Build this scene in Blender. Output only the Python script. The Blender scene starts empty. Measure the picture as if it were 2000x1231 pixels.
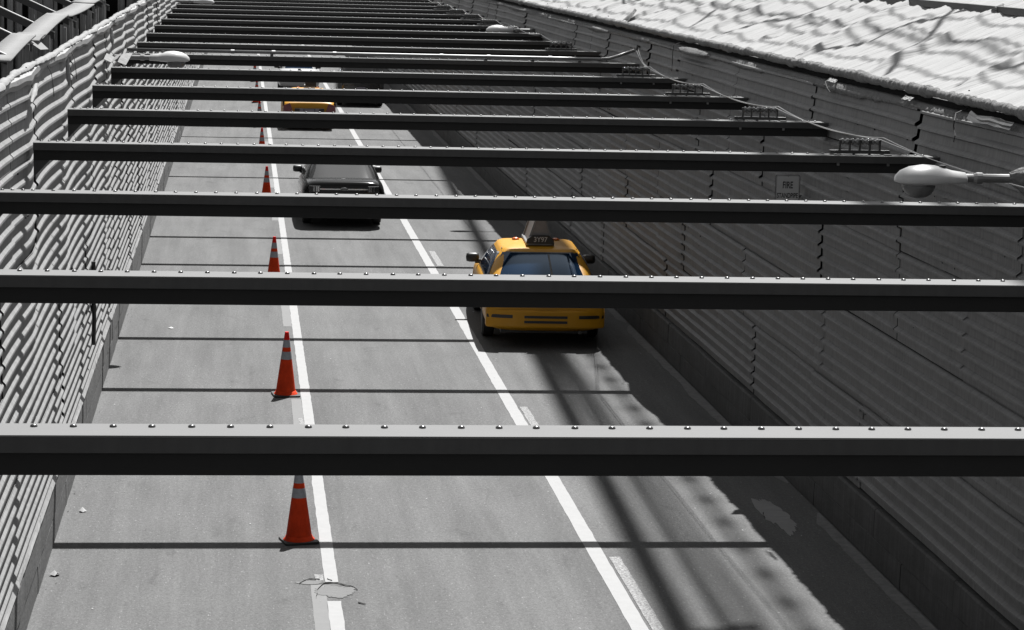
import bpy, bmesh, math, random
from mathutils import Vector, Matrix, noise
R=math.radians
S=bpy.context.scene; COL=S.collection
random.seed(7)
# ------------------------------------------------------------------ camera
CF,CYAW,CPIT,CROL,CH=4796.1,.1118,.1485,.0255,6.3415
cam=bpy.data.cameras.new('camera'); cam.sensor_width=36; cam.lens=CF/2000*36; cam.clip_start=.5; cam.clip_end=4000
co=bpy.data.objects.new('camera',cam); COL.objects.link(co)
f=Vector((math.sin(CYAW)*math.cos(CPIT),math.cos(CYAW)*math.cos(CPIT),-math.sin(CPIT)))
r=Vector((math.cos(CYAW),-math.sin(CYAW),0)); u=r.cross(f)
r2=math.cos(CROL)*r+math.sin(CROL)*u; u2=-math.sin(CROL)*r+math.cos(CROL)*u
M=Matrix((r2,u2,-f)).transposed().to_4x4(); M.translation=Vector((0,0,CH)); co.matrix_world=M
S.camera=co
# ------------------------------------------------------------------ light
SX,SY=.212,.52                       # horizontal run of the sun direction per metre of height
sd=Vector((SX,SY,1)).normalized()
EL=math.asin(sd.z); AZ=math.atan2(SX,SY)
w=bpy.data.worlds.new('World'); S.world=w; w.use_nodes=True
nt=w.node_tree; bg=nt.nodes['Background']; sky=nt.nodes.new('ShaderNodeTexSky')
sky.sky_type='NISHITA'; sky.sun_disc=False; sky.sun_elevation=EL; sky.sun_rotation=AZ
bw=nt.nodes.new('ShaderNodeHueSaturation'); bw.inputs['Saturation'].default_value=.04
nt.links.new(sky.outputs[0],bw.inputs['Color']); nt.links.new(bw.outputs[0],bg.inputs[0]); bg.inputs[1].default_value=.05
sl=bpy.data.lights.new('sun','SUN'); sl.energy=4.8; sl.angle=R(.53); sl.color=(1,.995,.985)
so=bpy.data.objects.new('sun',sl); COL.objects.link(so); so.rotation_euler=sd.to_track_quat('Z','Y').to_euler()
vs=S.view_settings; vs.view_transform='Standard'; vs.look='None'; vs.gamma=1; vs.exposure=1.26; vs.use_curve_mapping=False
# ------------------------------------------------------------------ materials
def mat(name,c,rough=.7,var=0.,scale=3.,metal=0.,bump=0.,bscale=40.,stretch=(1,1,1),spec=.5,speck=None,streak=0.,coat=0.,bdist=.01):
    m=bpy.data.materials.new(name); m.use_nodes=True; n=m.node_tree.nodes; l=m.node_tree.links; p=n['Principled BSDF']
    if not isinstance(c,tuple): c=(c,c,c)
    p.inputs['Base Color'].default_value=(*c,1); p.inputs['Roughness'].default_value=rough; p.inputs['Metallic'].default_value=metal
    p.inputs['Specular IOR Level'].default_value=spec; p.inputs['Coat Weight'].default_value=coat; p.inputs['Coat Roughness'].default_value=.04
    tc=n.new('ShaderNodeTexCoord'); mp=n.new('ShaderNodeMapping'); mp.inputs['Scale'].default_value=stretch
    l.new(tc.outputs['Object'],mp.inputs[0]); out=None
    def mul(a,fac_socket):
        mx=n.new('ShaderNodeVectorMath'); mx.operation='MULTIPLY'
        if a is None: mx.inputs[0].default_value=c
        else: l.new(a,mx.inputs[0])
        l.new(fac_socket,mx.inputs[1]); return mx.outputs[0]
    def rng(sock,a,b,c0=.0,c1=1.):
        mr=n.new('ShaderNodeMapRange'); l.new(sock,mr.inputs[0]); mr.inputs[1].default_value=c0; mr.inputs[2].default_value=c1
        mr.inputs[3].default_value=a; mr.inputs[4].default_value=b; return mr.outputs[0]
    if var:
        t=n.new('ShaderNodeTexNoise'); t.inputs['Scale'].default_value=scale; t.inputs['Detail'].default_value=6; t.inputs['Roughness'].default_value=.65
        l.new(mp.outputs[0],t.inputs[0]); out=mul(out,rng(t.outputs[0],1-var,1+var,.25,.75))
    if streak:
        mp2=n.new('ShaderNodeMapping'); mp2.inputs['Scale'].default_value=(6,9,.5); l.new(tc.outputs['Object'],mp2.inputs[0])
        t=n.new('ShaderNodeTexNoise'); t.inputs['Scale'].default_value=2.5; t.inputs['Detail'].default_value=5; l.new(mp2.outputs[0],t.inputs[0])
        out=mul(out,rng(t.outputs[0],1-streak,1+streak*.4,.3,.65))
    if speck:                       # (scale, threshold, factor)
        t=n.new('ShaderNodeTexNoise'); t.inputs['Scale'].default_value=speck[0]; t.inputs['Detail'].default_value=2; l.new(mp.outputs[0],t.inputs[0])
        out=mul(out,rng(t.outputs[0],1,speck[2],speck[1],speck[1]+.05))
    if out is not None: l.new(out,p.inputs['Base Color'])
    if bump:
        t=n.new('ShaderNodeTexNoise'); t.inputs['Scale'].default_value=bscale; t.inputs['Detail'].default_value=5; l.new(mp.outputs[0],t.inputs[0])
        b=n.new('ShaderNodeBump'); b.inputs['Strength'].default_value=bump; b.inputs['Distance'].default_value=bdist; l.new(t.outputs[0],b.inputs['Height']); l.new(b.outputs[0],p.inputs['Normal'])
    return m
ROAD=mat('asphalt',0.083,.9,var=.13,scale=1.3,bump=.5,bscale=60,spec=.25,speck=(38,.66,1.7),stretch=(1,.35,1))
def translucent(m,k):
    n=m.node_tree.nodes; l=m.node_tree.links; p=n['Principled BSDF']; o=n['Material Output']; t=n.new('ShaderNodeBsdfTranslucent'); mx=n.new('ShaderNodeMixShader')
    c=p.inputs['Base Color']; l.new(c.links[0].from_socket,t.inputs[0]) if c.links else None
    if p.inputs['Normal'].links: l.new(p.inputs['Normal'].links[0].from_socket,t.inputs['Normal'])
    mx.inputs[0].default_value=k; l.new(p.outputs[0],mx.inputs[1]); l.new(t.outputs[0],mx.inputs[2]); l.new(mx.outputs[0],o.inputs[0])
def road_detail():
    m=ROAD; n=m.node_tree.nodes; l=m.node_tree.links; p=n['Principled BSDF']; src=p.inputs['Base Color'].links[0].from_socket
    tc=n.new('ShaderNodeTexCoord')
    def layer(src,scl,stretch,lo,hi,a,b,det=8,dist=0.):
        mp=n.new('ShaderNodeMapping'); mp.inputs['Scale'].default_value=stretch; l.new(tc.outputs['Object'],mp.inputs[0])
        t=n.new('ShaderNodeTexNoise'); t.inputs['Scale'].default_value=scl; t.inputs['Detail'].default_value=det; t.inputs['Roughness'].default_value=.7; t.inputs['Distortion'].default_value=dist
        l.new(mp.outputs[0],t.inputs[0])
        mr=n.new('ShaderNodeMapRange'); l.new(t.outputs[0],mr.inputs[0]); mr.inputs[1].default_value=lo; mr.inputs[2].default_value=hi; mr.inputs[3].default_value=a; mr.inputs[4].default_value=b
        mx=n.new('ShaderNodeVectorMath'); mx.operation='MULTIPLY'; l.new(src,mx.inputs[0]); l.new(mr.outputs[0],mx.inputs[1]); return mx.outputs[0]
    s=layer(src,55,(1,.8,1),.3,.7,.68,1.34,6)                 # aggregate
    s=layer(s,24,(1,.7,1),.3,.7,.80,1.2,4)
    s=layer(s,2.2,(1,.05,1),.35,.65,.80,1.13)               # wheel track streaks
    s=layer(s,3.,(1,.4,1),.58,.72,1,.72,8,.6)               # dark wear spots
    s=layer(s,14,(1,.6,1),.665,.70,1,1.55,4)                 # pale scuffs
    l.new(s,p.inputs['Base Color'])
road_detail()
def paint_mat(name,c,wear,lo=.45):
    m=mat(name,c,.75,var=.06,scale=8,spec=.3); n=m.node_tree.nodes; l=m.node_tree.links; p=n['Principled BSDF']
    src=p.inputs['Base Color'].links[0].from_socket; tc=n.new('ShaderNodeTexCoord'); mp=n.new('ShaderNodeMapping'); mp.inputs['Scale'].default_value=(1.6,2.2,1)
    l.new(tc.outputs['Object'],mp.inputs[0]); t=n.new('ShaderNodeTexNoise'); t.inputs['Scale'].default_value=22; t.inputs['Detail'].default_value=6; t.inputs['Roughness'].default_value=.75
    l.new(mp.outputs[0],t.inputs[0]); mr=n.new('ShaderNodeMapRange'); mr.inputs[1].default_value=wear; mr.inputs[2].default_value=wear+.04; mr.inputs[3].default_value=0; mr.inputs[4].default_value=1
    l.new(t.outputs[0],mr.inputs[0]); mx=n.new('ShaderNodeMix'); mx.data_type='RGBA'; l.new(mr.outputs[0],mx.inputs[0]); l.new(src,mx.inputs[6]); mx.inputs[7].default_value=(.09,.09,.09,1)
    l.new(mx.outputs[2],p.inputs['Base Color']); return m
LINE=paint_mat('white road paint',0.22,.68)
WORN=paint_mat('worn road paint',.22,.475)
GHOST=paint_mat('scraped road surface',.122,.62)
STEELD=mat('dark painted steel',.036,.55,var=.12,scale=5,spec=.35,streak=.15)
RAILT=mat('rail top tinted as sunlit',.30,.5,var=.15,scale=6)  # lit upper edge of the rails put into the colour
STEELW=mat('steel web darkened as shade',.012,.6,var=.12,scale=5,spec=.2)  # shade below the beam cap put into the colour
STEELT=mat('dusty steel top tinted as sunlit',0.092,.7,var=.05,scale=4,spec=.4,stretch=(.4,1,1))  # dust plus sunlit brightness put into the colour, lighter than the beam sides
BOLTM=mat('bolt steel',0.1,.3,metal=.8)
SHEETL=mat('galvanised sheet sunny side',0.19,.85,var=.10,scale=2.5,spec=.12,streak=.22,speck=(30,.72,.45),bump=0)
SHEETR=mat('galvanised sheet shaded side',0.13,.6,var=.14,scale=2.5,spec=.3,streak=.25,speck=(30,.70,.45))  # shade put into the colour: darker copy of the sunny side sheet
BLACK=mat('black void backing',.008,.9,spec=.1)
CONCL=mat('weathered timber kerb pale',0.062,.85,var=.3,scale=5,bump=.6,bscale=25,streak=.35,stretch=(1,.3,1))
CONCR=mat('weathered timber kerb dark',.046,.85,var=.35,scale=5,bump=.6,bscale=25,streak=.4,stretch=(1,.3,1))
LEDGE=mat('flashing strip',.172,.6,var=.15,scale=6,speck=(25,.65,.4))
GUT=mat('pale gutter mortar',0.115,.9,var=.35,scale=9,bump=.7,bscale=30)
CLOTH=mat('white tarpaulin',0.3,.8,var=.05,scale=1.5,bump=.45,bscale=7,stretch=(.2,3.5,.3),spec=.15,bdist=.05)
CLOTHD=mat('dirty tarpaulin hem',.29,.8,var=.25,scale=7,bump=1,bscale=12,stretch=(1,5,1),spec=.15,bdist=.06)
translucent(CLOTH,.18); translucent(CLOTHD,.42)
FOAM=mat('white crumpled sheeting',.20,.8,var=.2,scale=12,bump=.8,bscale=20,spec=.2)
PLANK=mat('plank wood',.20,.8,var=.5,scale=4,bump=.5,bscale=20,stretch=(8,1,.35),speck=(12,.68,3.2))
PLY=mat('weathered plywood strip',.125,.8,var=.32,scale=9,stretch=(.6,6,1),bump=.3,bscale=20)
LAMPW=mat('lamp white enamel',0.36,.35,var=.05,scale=6,coat=.3)
LENS=mat('lamp prismatic lens',.092,.25,var=.2,scale=20)
GALV=mat('galvanised pipe',.16,.4,metal=.5,var=.15,scale=10)
WIRE=mat('aluminium wire',.25,.35,metal=.5)
DARKM=mat('dark hardware',.04,.35,var=.2,scale=20,metal=.3)
CERAM=mat('insulator glaze',.07,.12,spec=.8)
YEL=mat('yellow cab paint',(.40,.192,.005),.45,coat=.06,spec=.3,var=.04,scale=3)
BLKP=mat('black car paint',.018,.25,coat=.8)
CHAR=mat('charcoal car paint',.008,.14,spec=.22,metal=.0)
WHTP=mat('white car paint',.30,.35,coat=.4)
GLB=mat('sky reflection tinted glass',(.004,.012,.028),.05,spec=.45)  # blue of the reflected sky put into base colour and specular tint
GLB.node_tree.nodes['Principled BSDF'].inputs['Specular Tint'].default_value=(.4,.66,1,1)
GLG=mat('grey glass',(.035,.035,.035),.08,spec=.5)
RUB=mat('tyre rubber',.012,.8); PLAS=mat('black plastic',.012,.45)
CHR=mat('chrome trim',.55,.15,metal=1.)
REDL=mat('red tail lamp',(.11,.002,.012),.2,coat=.8); ORG=mat('amber lamp',(.55,.12,.01),.3,coat=.5)
PLATE=mat('licence plate',(.17,.16,.19),.5)
CONEO=mat('orange cone vinyl',(.46,.034,.006),.75,var=.3,scale=7,spec=.15)
CONET=mat('orange cone vinyl red tip',(.50,.010,.006),.75,var=.05,scale=9,spec=.15)
REFL=mat('grey reflective band',(.23,.24,.26),.5,var=.15,scale=25)
CBASE=mat('black rubber cone foot',.02,.7,var=.3,scale=10)
SIGNW=mat('grey white sign face',.40,.6,var=.06,scale=10); INK=mat('black sign ink',.01,.6); LETW=mat('pale letters',.4,.6)
PAPER=mat('litter paper',.35,.8)
# ------------------------------------------------------------------ helpers
class MB:
    def __init__(s): s.v=[]; s.f=[]
    def add(s,vs,fs):
        o=len(s.v); s.v+=[tuple(v) for v in vs]; s.f+=[tuple(i+o for i in q) for q in fs]; return s
    def box(s,x0,x1,y0,y1,z0,z1):
        return s.add([(x0,y0,z0),(x1,y0,z0),(x1,y1,z0),(x0,y1,z0),(x0,y0,z1),(x1,y0,z1),(x1,y1,z1),(x0,y1,z1)],
            [(0,3,2,1),(4,5,6,7),(0,1,5,4),(1,2,6,5),(2,3,7,6),(3,0,4,7)])
    def tube(s,pts,rad,n=8,cap=True):
        pts=[Vector(p) for p in pts]; rr=rad if isinstance(rad,(list,tuple)) else [rad]*len(pts); rings=[]
        for i,p in enumerate(pts):
            d=(pts[min(i+1,len(pts)-1)]-pts[max(i-1,0)]).normalized()
            a=d.cross(Vector((0,0,1))); a=Vector((1,0,0)) if a.length<.05 else a.normalized(); b=d.cross(a)
            rings+= [p+rr[i]*(math.cos(t)*a+math.sin(t)*b) for t in [2*math.pi*k/n for k in range(n)]]
        fs=[(i*n+k,i*n+(k+1)%n,(i+1)*n+(k+1)%n,(i+1)*n+k) for i in range(len(pts)-1) for k in range(n)]
        if cap: fs+=[tuple(range(n))[::-1],tuple(range((len(pts)-1)*n,len(pts)*n))]
        return s.add(rings,fs)
    def lathe(s,prof,c=(0,0,0),n=20,axis='z',sx=1,sy=1):
        vs=[]
        for (rd,h) in prof:
            for k in range(n):
                t=2*math.pi*k/n; a,b=rd*math.cos(t)*sx,rd*math.sin(t)*sy
                q={'z':(a,b,h),'x':(h,a,b),'y':(a,h,b)}[axis]; vs.append((q[0]+c[0],q[1]+c[1],q[2]+c[2]))
        fs=[(i*n+k,i*n+(k+1)%n,(i+1)*n+(k+1)%n,(i+1)*n+k) for i in range(len(prof)-1) for k in range(n)]
        fs+=[tuple(range(n))[::-1],tuple(range((len(prof)-1)*n,len(prof)*n))]
        return s.add(vs,fs)
    def grid(s,P):
        nr,nc=len(P),len(P[0])
        return s.add([p for row in P for p in row],[(i*nc+j,i*nc+j+1,(i+1)*nc+j+1,(i+1)*nc+j) for i in range(nr-1) for j in range(nc-1)])
    def prism(s,poly,axis,a,b):
        n=len(poly); mk={'x':lambda q,t:(t,q[0],q[1]),'y':lambda q,t:(q[0],t,q[1]),'z':lambda q,t:(q[0],q[1],t)}[axis]
        return s.add([mk(q,a) for q in poly]+[mk(q,b) for q in poly],[(i,(i+1)%n,(i+1)%n+n,i+n) for i in range(n)]+[tuple(range(n))[::-1],tuple(range(n,2*n))])
    def build(s,name,m,parent=None,smooth=False,bevel=0,subsurf=0,solid=0):
        me=bpy.data.meshes.new(name); me.from_pydata(s.v,[],s.f); me.update()
        b=bmesh.new(); b.from_mesh(me); bmesh.ops.recalc_face_normals(b,faces=b.faces); b.to_mesh(me); b.free()
        me.materials.append(m)
        if smooth: me.polygons.foreach_set('use_smooth',[True]*len(me.polygons))
        o=bpy.data.objects.new(name,me); COL.objects.link(o)
        if parent: o.parent=parent
        if solid: md=o.modifiers.new('s','SOLIDIFY'); md.thickness=solid; md.offset=0
        if subsurf: md=o.modifiers.new('u','SUBSURF'); md.levels=md.render_levels=subsurf
        if bevel: md=o.modifiers.new('b','BEVEL'); md.width=bevel; md.segments=2; md.limit_method='ANGLE'
        return o
def tag(o,label,cat,group=None):
    o['label']=label; o['category']=cat
    if group:o['group']=group
    return o
def struct(o): o['kind']='structure'; return o
def thing(name,label,cat,loc=(0,0,0),rz=0,group=None):
    o=bpy.data.objects.new(name,None); o.empty_display_size=.1; COL.objects.link(o); o.location=loc; o.rotation_euler=(0,0,rz); return tag(o,label,cat,group)
def copytree(o,parent=None):
    c=o.copy(); COL.objects.link(c); c.parent=parent
    for ch in list(o.children): copytree(ch,c)
    return c
def text(name,body,size,m,parent,loc,rot,ext=.001,sx=1,bold=.0):
    cu=bpy.data.curves.new(name,'FONT'); cu.body=body; cu.size=size; cu.align_x='CENTER'; cu.align_y='CENTER'; cu.extrude=ext; cu.offset=bold
    t=bpy.data.objects.new(name,cu); COL.objects.link(t); dg=bpy.context.evaluated_depsgraph_get(); me=bpy.data.meshes.new_from_object(t.evaluated_get(dg))
    bpy.data.objects.remove(t); bpy.data.curves.remove(cu); me.name=name; me.materials.clear(); me.materials.append(m)
    o=bpy.data.objects.new(name,me); COL.objects.link(o); o.parent=parent; o.location=loc; o.rotation_euler=rot; o.scale=(sx,1,1); return o
def bake(o):                                  # freeze the modifiers into the mesh
    dg=bpy.context.evaluated_depsgraph_get(); dg.update(); me=bpy.data.meshes.new_from_object(o.evaluated_get(dg)); me.name=o.name
    o.modifiers.clear(); o.data=me; return o
def nz(*p): return noise.noise(Vector(p))
D=4.572; Y0=5.08; HB=4.44                     # beam pitch, far edge of beam 0, top of the beams
def YB(n): return Y0+n*D
XL,XR=-1.93,6.70
# ------------------------------------------------------------------ ground and road
def sheet(name,x0,x1,y0,y1,z,m):
    return struct(MB().add([(x0,y0,z),(x1,y0,z),(x1,y1,z),(x0,y1,z)],[(0,1,2,3)]).build(name,m))
GROUND=mat('dark ground',.03,.95,var=.3,scale=.2)
sheet('ground',-900,900,-300,1800,-.25,GROUND)
struct(MB().box(XL-.15,XR+.25,-5,260,-.2,0).build('road',ROAD))
def strip(x0,x1,y0,y1,amp=.009,stepy=.12,z=.004,drift=None):
    n=max(2,int((y1-y0)/stepy)); P=[]
    for i in range(n+1):
        y=y0+(y1-y0)*i/n; dx=drift(y) if drift else 0
        P.append([(x0+dx+amp*nz(y*3.1,x0,1),y,z),(x1+dx+amp*nz(y*3.7,x1,5),y,z)])
    return MB().grid(P)
# left solid line is broken where the old patch crosses it
mb=MB(); 
for a,b in ((5,23.28),(24.0,220)): mb.v,mb.f=(lambda q:(mb.v,mb.f) if mb.add(q.v,q.f) else 0)(strip(.875,1.01,a,b))
struct(mb.build('lane_line',LINE))
struct(strip(3.705,3.87,5,220).build('lane_line',LINE))
def blot(cx,cy,rx,ry,z,m,name,seed=0,n=60,rag=.42):
    vs=[(cx,cy,z)]
    for k in range(n):
        t=2*math.pi*k/n; q=1+rag*nz(math.cos(t)*2+seed,math.sin(t)*2,seed)+rag*.5*nz(math.cos(t)*7+seed,math.sin(t)*7,seed)
        vs.append((cx+rx*q*math.cos(t),cy+ry*q*math.sin(t),z))
    return struct(MB().add(vs,[(0,k+1,(k+1)%n+1) for k in range(n)]).build(name,m))
g=MB()
for a,b in ((22.0,23.9),(30.2,34.0),(40.6,44.0),(50.2,52.8),(56.4,58.6),(64,67),(76,79)):
    q=strip(.73,.872,a,b,.008,z=.003); g.add(q.v,q.f)
struct(g.build('scraped_marking',GHOST))
g=MB()
for a,b,x0,x1 in ((22.1,25.0,3.90,4.02),(31.4,33.5,3.90,4.01),(48.6,51.0,3.93,4.06),(57.3,60.4,3.92,4.06),(74.,77.,3.92,4.05),(31.3,32.6,.80,.865),(24.05,24.3,.78,.865)):
    q=strip(x0,x1,a,b,.012,z=.0052); g.add(q.v,q.f)
struct(g.build('worn_marking',WORN))
PATCH=mat('exposed patch',.108,.9,var=.2,scale=6,bump=1,bscale=12,stretch=(.5,8,1)); PATCHD=mat('exposed patch in gutter lane',.19,.9,var=.3,scale=6,bump=1,bscale=12,stretch=(.5,8,1))
blot(.96,23.63,.20,.22,.006,PATCH,'road_patch',3)
blot(.73,23.98,.14,.07,.005,PATCH,'road_patch',5)
blot(6.12,26.9,.155,.85,.005,PATCHD,'road_patch',9)
def crack(pts,wd,z=.009):
    P=[]; 
    for i in range(len(pts)-1):
        a,b=Vector(pts[i]),Vector(pts[i+1])
        for k in range(6): P.append(a.lerp(b,k/6))
    Q=[]
    for i,p in enumerate(P):
        j=Vector((nz(p.x*9,p.y*6,2)*.02,nz(p.x*8,p.y*5,7)*.05)); t=wd*(.4+.9*abs(nz(p.x*13,p.y*9,1))+.1)
        Q.append([(p.x+j.x,p.y+j.y-t,z),(p.x+j.x,p.y+j.y+t,z)])
    return MB().grid(Q)
c=MB()
for pts,wd in (([(.77,23.35),(.79,23.7),(.88,23.93),(1.0,23.96),(1.12,23.86),(1.2,23.62)],.022),([(.63,23.95),(.72,24.12),(.86,24.12)],.02),([(1.18,23.2),(1.25,23.1)],.02),([(.9,24.15),(.96,24.03)],.02),
    ([(5.95,26.75),(5.97,26.95),(6.0,27.05)],.03)):
    q=crack(pts,wd); c.add(q.v,q.f)
struct(c.build('road_crack',BLACK))
# pale mortar strip along the right kerb, broken in places
g=MB()
for a,b in ((14,18.9),(19.2,27.0),(28.6,41.0),(41.3,58),(58.4,75),(75.2,110)):
    n=int((b-a)/.25); P=[]
    for i in range(n+1):
        y=a+(b-a)*i/n; wdt=.14+.05*nz(y*.6,0,3)+.035*nz(y*3,1,3); wdt*=min(1,i/2+.15,(n-i)/2+.15)
        P.append([(6.64-wdt,y,.004),(6.64,y,.012)])
    g.grid(P)
struct(g.build('gutter',GUT))
# ------------------------------------------------------------------ timber kerbs
def kerb(name,label,side,m,x,lean):
    t=thing(name,label,'kerb barrier',(0,0,0))
    y=2.0; k=0
    while y<150:
        L=(2.6,3.35,2.95,3.8)[k%4]; yb=min(y+L-.02,150)
        for row,(z0,z1) in enumerate(((.012,.29),(.295,.60))):
            if row==1 and k%2==0 or True:
                yy=y+(1.1 if row else 0); ye=yb+(1.1 if row else 0); off=.012*nz(y,row,1); P=[]
                n=8
                for i in range(n+1):
                    q=yy+(ye-yy)*i/n; w1=.006*nz(q*2,row,4)
                    xf=x+side*(off+w1); xt=x+side*(off+w1+.0)
                    P.append([(xf,q,z0),(xf,q,(z0+z1)/2),(xf+side*.004,q,z1-.02),(xf+side*.022,q,z1+.01*nz(q*5,2,2)),(xf+side*.30,q,z1),(xf+side*.30,q,z0)])
                mb=MB().grid(P); nc=6
                mb.f.append(tuple(range(nc))); mb.f.append(tuple(range(n*nc,(n+1)*nc)))
                if y<95: mb.build('timber',m,t)
                else:
                    far[side].add(mb.v,mb.f)
        y+=L; k+=1
    far[side].build('timber',m,t)['kind']='stuff'
    return t
far={-1:MB(),1:MB()}
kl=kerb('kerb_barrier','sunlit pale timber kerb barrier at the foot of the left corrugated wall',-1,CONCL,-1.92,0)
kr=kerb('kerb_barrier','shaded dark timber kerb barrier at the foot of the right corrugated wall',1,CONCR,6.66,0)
P=[]
for i in range(700):
    y=5+i*.16; wv=.02*nz(y*.8,0,9)+.018*nz(y*5,3,9)
    P.append([(-1.915+min(0,wv)*.6,y,.60+.03+wv*.6),(-1.935,y,.655),(-2.0,y,.74)])
MB().grid(P).build('flashing',LEDGE,kl,solid=.006)
# ------------------------------------------------------------------ corrugated walls
PER=.1524
PROF=[(0,0),(.082,0),(.084,-.016),(.094,-.016),(.096,.026),(.118,.026),(.148,.0),(.1524,0)]   # (height, protrusion) of one rib; groove below it added for a dark shade line
def bow(side,y,z):
    a=abs(math.sin(math.pi*(y-.12-Y0)/D))
    s=a*a
    if side<0:
        up=max(0,min(1,(z-1.6)/2.8)); b=.055*a*up*(1+.5*nz(y*.07,0,4)); lean=max(0,z-4.35)*.05
        return b+lean+.006*nz(y*.45,z*.7,2)*(.1+up)
    up=max(0,min(1,(z-2.5)/2)); return .025*s*up+max(0,z-4.35)*.13+.014*nz(y*.6,z*.8,6)
def panel(side,x,ya,yb,z0,nrib,tilt,proud,top=None,nseg=None):
    mb=MB(); n=nseg or max(4,int((yb-ya)/.4)); P=[]
    prof=[]
    for k in range(nrib):
        for (h,pz) in PROF[:-1]: prof.append((k*PER+h,pz))
    prof+=[(nrib*PER+.004,0),(nrib*PER+.006,.007)]
    for i in range(n+1):
        y=ya+(yb-ya)*i/n; row=[]
        for h,pz in prof:
            z=z0+h+tilt*(y-ya); dent=(.0012 if side<0 else .004)*nz(y*2.3,z*3,side)
            row.append((x+side*(bow(side,y,z)-proud-pz*(1.6 if side>0 else 1)+dent+.02),y,z))
        P.append(row)
    return mb.grid(P)
def cwall(name,label,side,x,m,ncol_near):
    t=thing(name,label,'wall',(0,0,0)); rest=MB(); cnt=0; rnd=random.Random(11+side)
    for row in range(5):
        z0=.615+row*.9144; nr=6 if row<4 else (5 if side<0 else 4)
        y=3.0+rnd.random()*2; k=0; jt={(-1,4):(27.7,.11),(-1,3):(27.7,.07),(1,4):(40.7,.20),(1,3):(24.4,.04),(1,2):(24.4,.05)}.get((side,row))
        while y<125:
            L=rnd.choice((2.286,2.286,4.572,3.4) if side>0 else (2.286,2.286,3.2,4.572)); 
            if row==4 and side>0: L=rnd.choice((2.286,4.572,4.572))
            if row==4:                       # top row: joints at the bays, some with wide gaps
                gap=rnd.choice((.03,.03,.10,.16))
            else: gap=rnd.choice((-.03,-.02,.02,.05))
            if jt and y+1<jt[0]<y+L+.6: L=jt[0]-y+jt[1]/2; gap=jt[1]
            p=panel(side,x,y,y+L-gap,z0+rnd.uniform(-.012,.012)+(.0 if row else 0),nr,rnd.uniform(-.004,.004),rnd.uniform(-.004,.010)+.008*(k%2))
            if cnt<98 and 12<y<(52 if side>0 else 60):
                o=p.build('sheet_panel',m,t); cnt+=1
            else: rest.add(p.v,p.f)
            y+=L; k+=1
    o=rest.build('sheet_panel',m,t); o['kind']='stuff'
    # added black backing: keeps joints dark and stops light leaks
    P=[]
    for i in range(250):
        y=i*.6-2; P.append([(x+side*(.10+bow(side,y,z)),y,z) for z in (-.2,1.2,2.4,3.6,4.4,4.96)])
    MB().grid(P).build('backing',BLACK,t,solid=.02)
    # loose screws and holes
    s=MB()
    for i in range(260):
        y=rnd.uniform(14,60); z=.66+rnd.randint(0,29)*PER+.035; xx=x+side*(bow(side,y,z)+.013); rr=rnd.uniform(.005,.011)
        s.lathe([(rr,-.006),(rr,.006)],(xx,y,z),6,'x')
    o=s.build('screw',BLACK,t); o['kind']='stuff'
    return t
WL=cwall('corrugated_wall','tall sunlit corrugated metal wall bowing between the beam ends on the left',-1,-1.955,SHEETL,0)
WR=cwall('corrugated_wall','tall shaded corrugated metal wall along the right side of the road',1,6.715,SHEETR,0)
# ------------------------------------------------------------------ overhead beams
boltme=MB().lathe([(.0145,0),(.0145,.003),(.013,.007),(.008,.0105),(.002,.0115)],n=10).build('bolt',BOLTM,smooth=True)
bolt_mesh=boltme.data; bpy.data.objects.remove(boltme)
ORD=['','nearest','second nearest','third nearest','fourth','fifth','sixth','seventh','eighth','ninth','tenth','eleventh','twelfth','thirteenth','fourteenth','fifteenth','sixteenth','seventeenth','eighteenth','nineteenth']
EX={1:'crossing the picture low down, just above the nearest cone',2:'crossing in front of the trunk of the near yellow taxi',3:'crossing below the grey sedan and ending by the big lamp',4:'just above the grey sedan with an insulator rack at its right end',
 5:'just below the far yellow taxi',6:'just above the far yellow taxi',7:'right behind the nearer left-hand lamp',8:'carrying a long galvanised pipe on top'}
for n in range(0,20):
    y1=YB(n); y0=y1-.236
    lab=('dark steel overhead beam %s'%EX[n]) if n in EX else ('dark steel overhead beam, the %s one from the viewer'%(ORD[n] if n else 'one below the picture'))
    if n==0: continue
    b=thing('overhead_beam',lab,'beam',(0,y0,HB),0,'steel beams spanning over the road')
    xl,xr=XL+.01,XR+.02
    cap=MB().box(xl,xr,0,.236,-.009,0)
    far_=n>10
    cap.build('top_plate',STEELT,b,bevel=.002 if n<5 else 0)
    MB().box(xl,xr,.002,.012,-.071,-.0092).box(xl,xr,.224,.234,-.071,-.0092).build('cap_channel',STEELD,b,bevel=.002 if n<4 else 0)  # beam sides take a darker colour that stands in for their shade
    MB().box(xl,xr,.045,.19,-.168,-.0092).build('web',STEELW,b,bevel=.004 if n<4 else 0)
    # end gussets
    MB().prism([(xl,-.168),(xl+.15,-.168),(xl+.01,-.32),(xl,-.32)],'y',.07,.09).build('gusset',STEELD,b)
    xs=[];xx=xl+.06
    while xx<xr-.05:
        xs.append(xx); xx+= .0762 if len(xs)<5 or xx>xr-.45 else .1524
    # near beams only need the bolts that fall inside the photograph
    lim={1:(-1.3,3.1),2:(-1.5,4.7),3:(-1.9,6.7)}.get(n,(-3,8))
    if n<=10:
        for i,q in enumerate(xs):
            if not lim[0]-.2<q<lim[1]+.3: continue
            o=bpy.data.objects.new('bolt',bolt_mesh); COL.objects.link(o); o.parent=b; o.location=(q+random.uniform(-.003,.003),.236-.067,0); o.rotation_euler=(0,0,random.random()*6)
    else:
        mb=MB()
        for q in xs[:99]: mb.lathe([(.015,0),(.013,.008),(.004,.012)],(q,.169,0),6)
        mb.build('bolt_row',BOLTM,b)['kind']='stuff'
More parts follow.
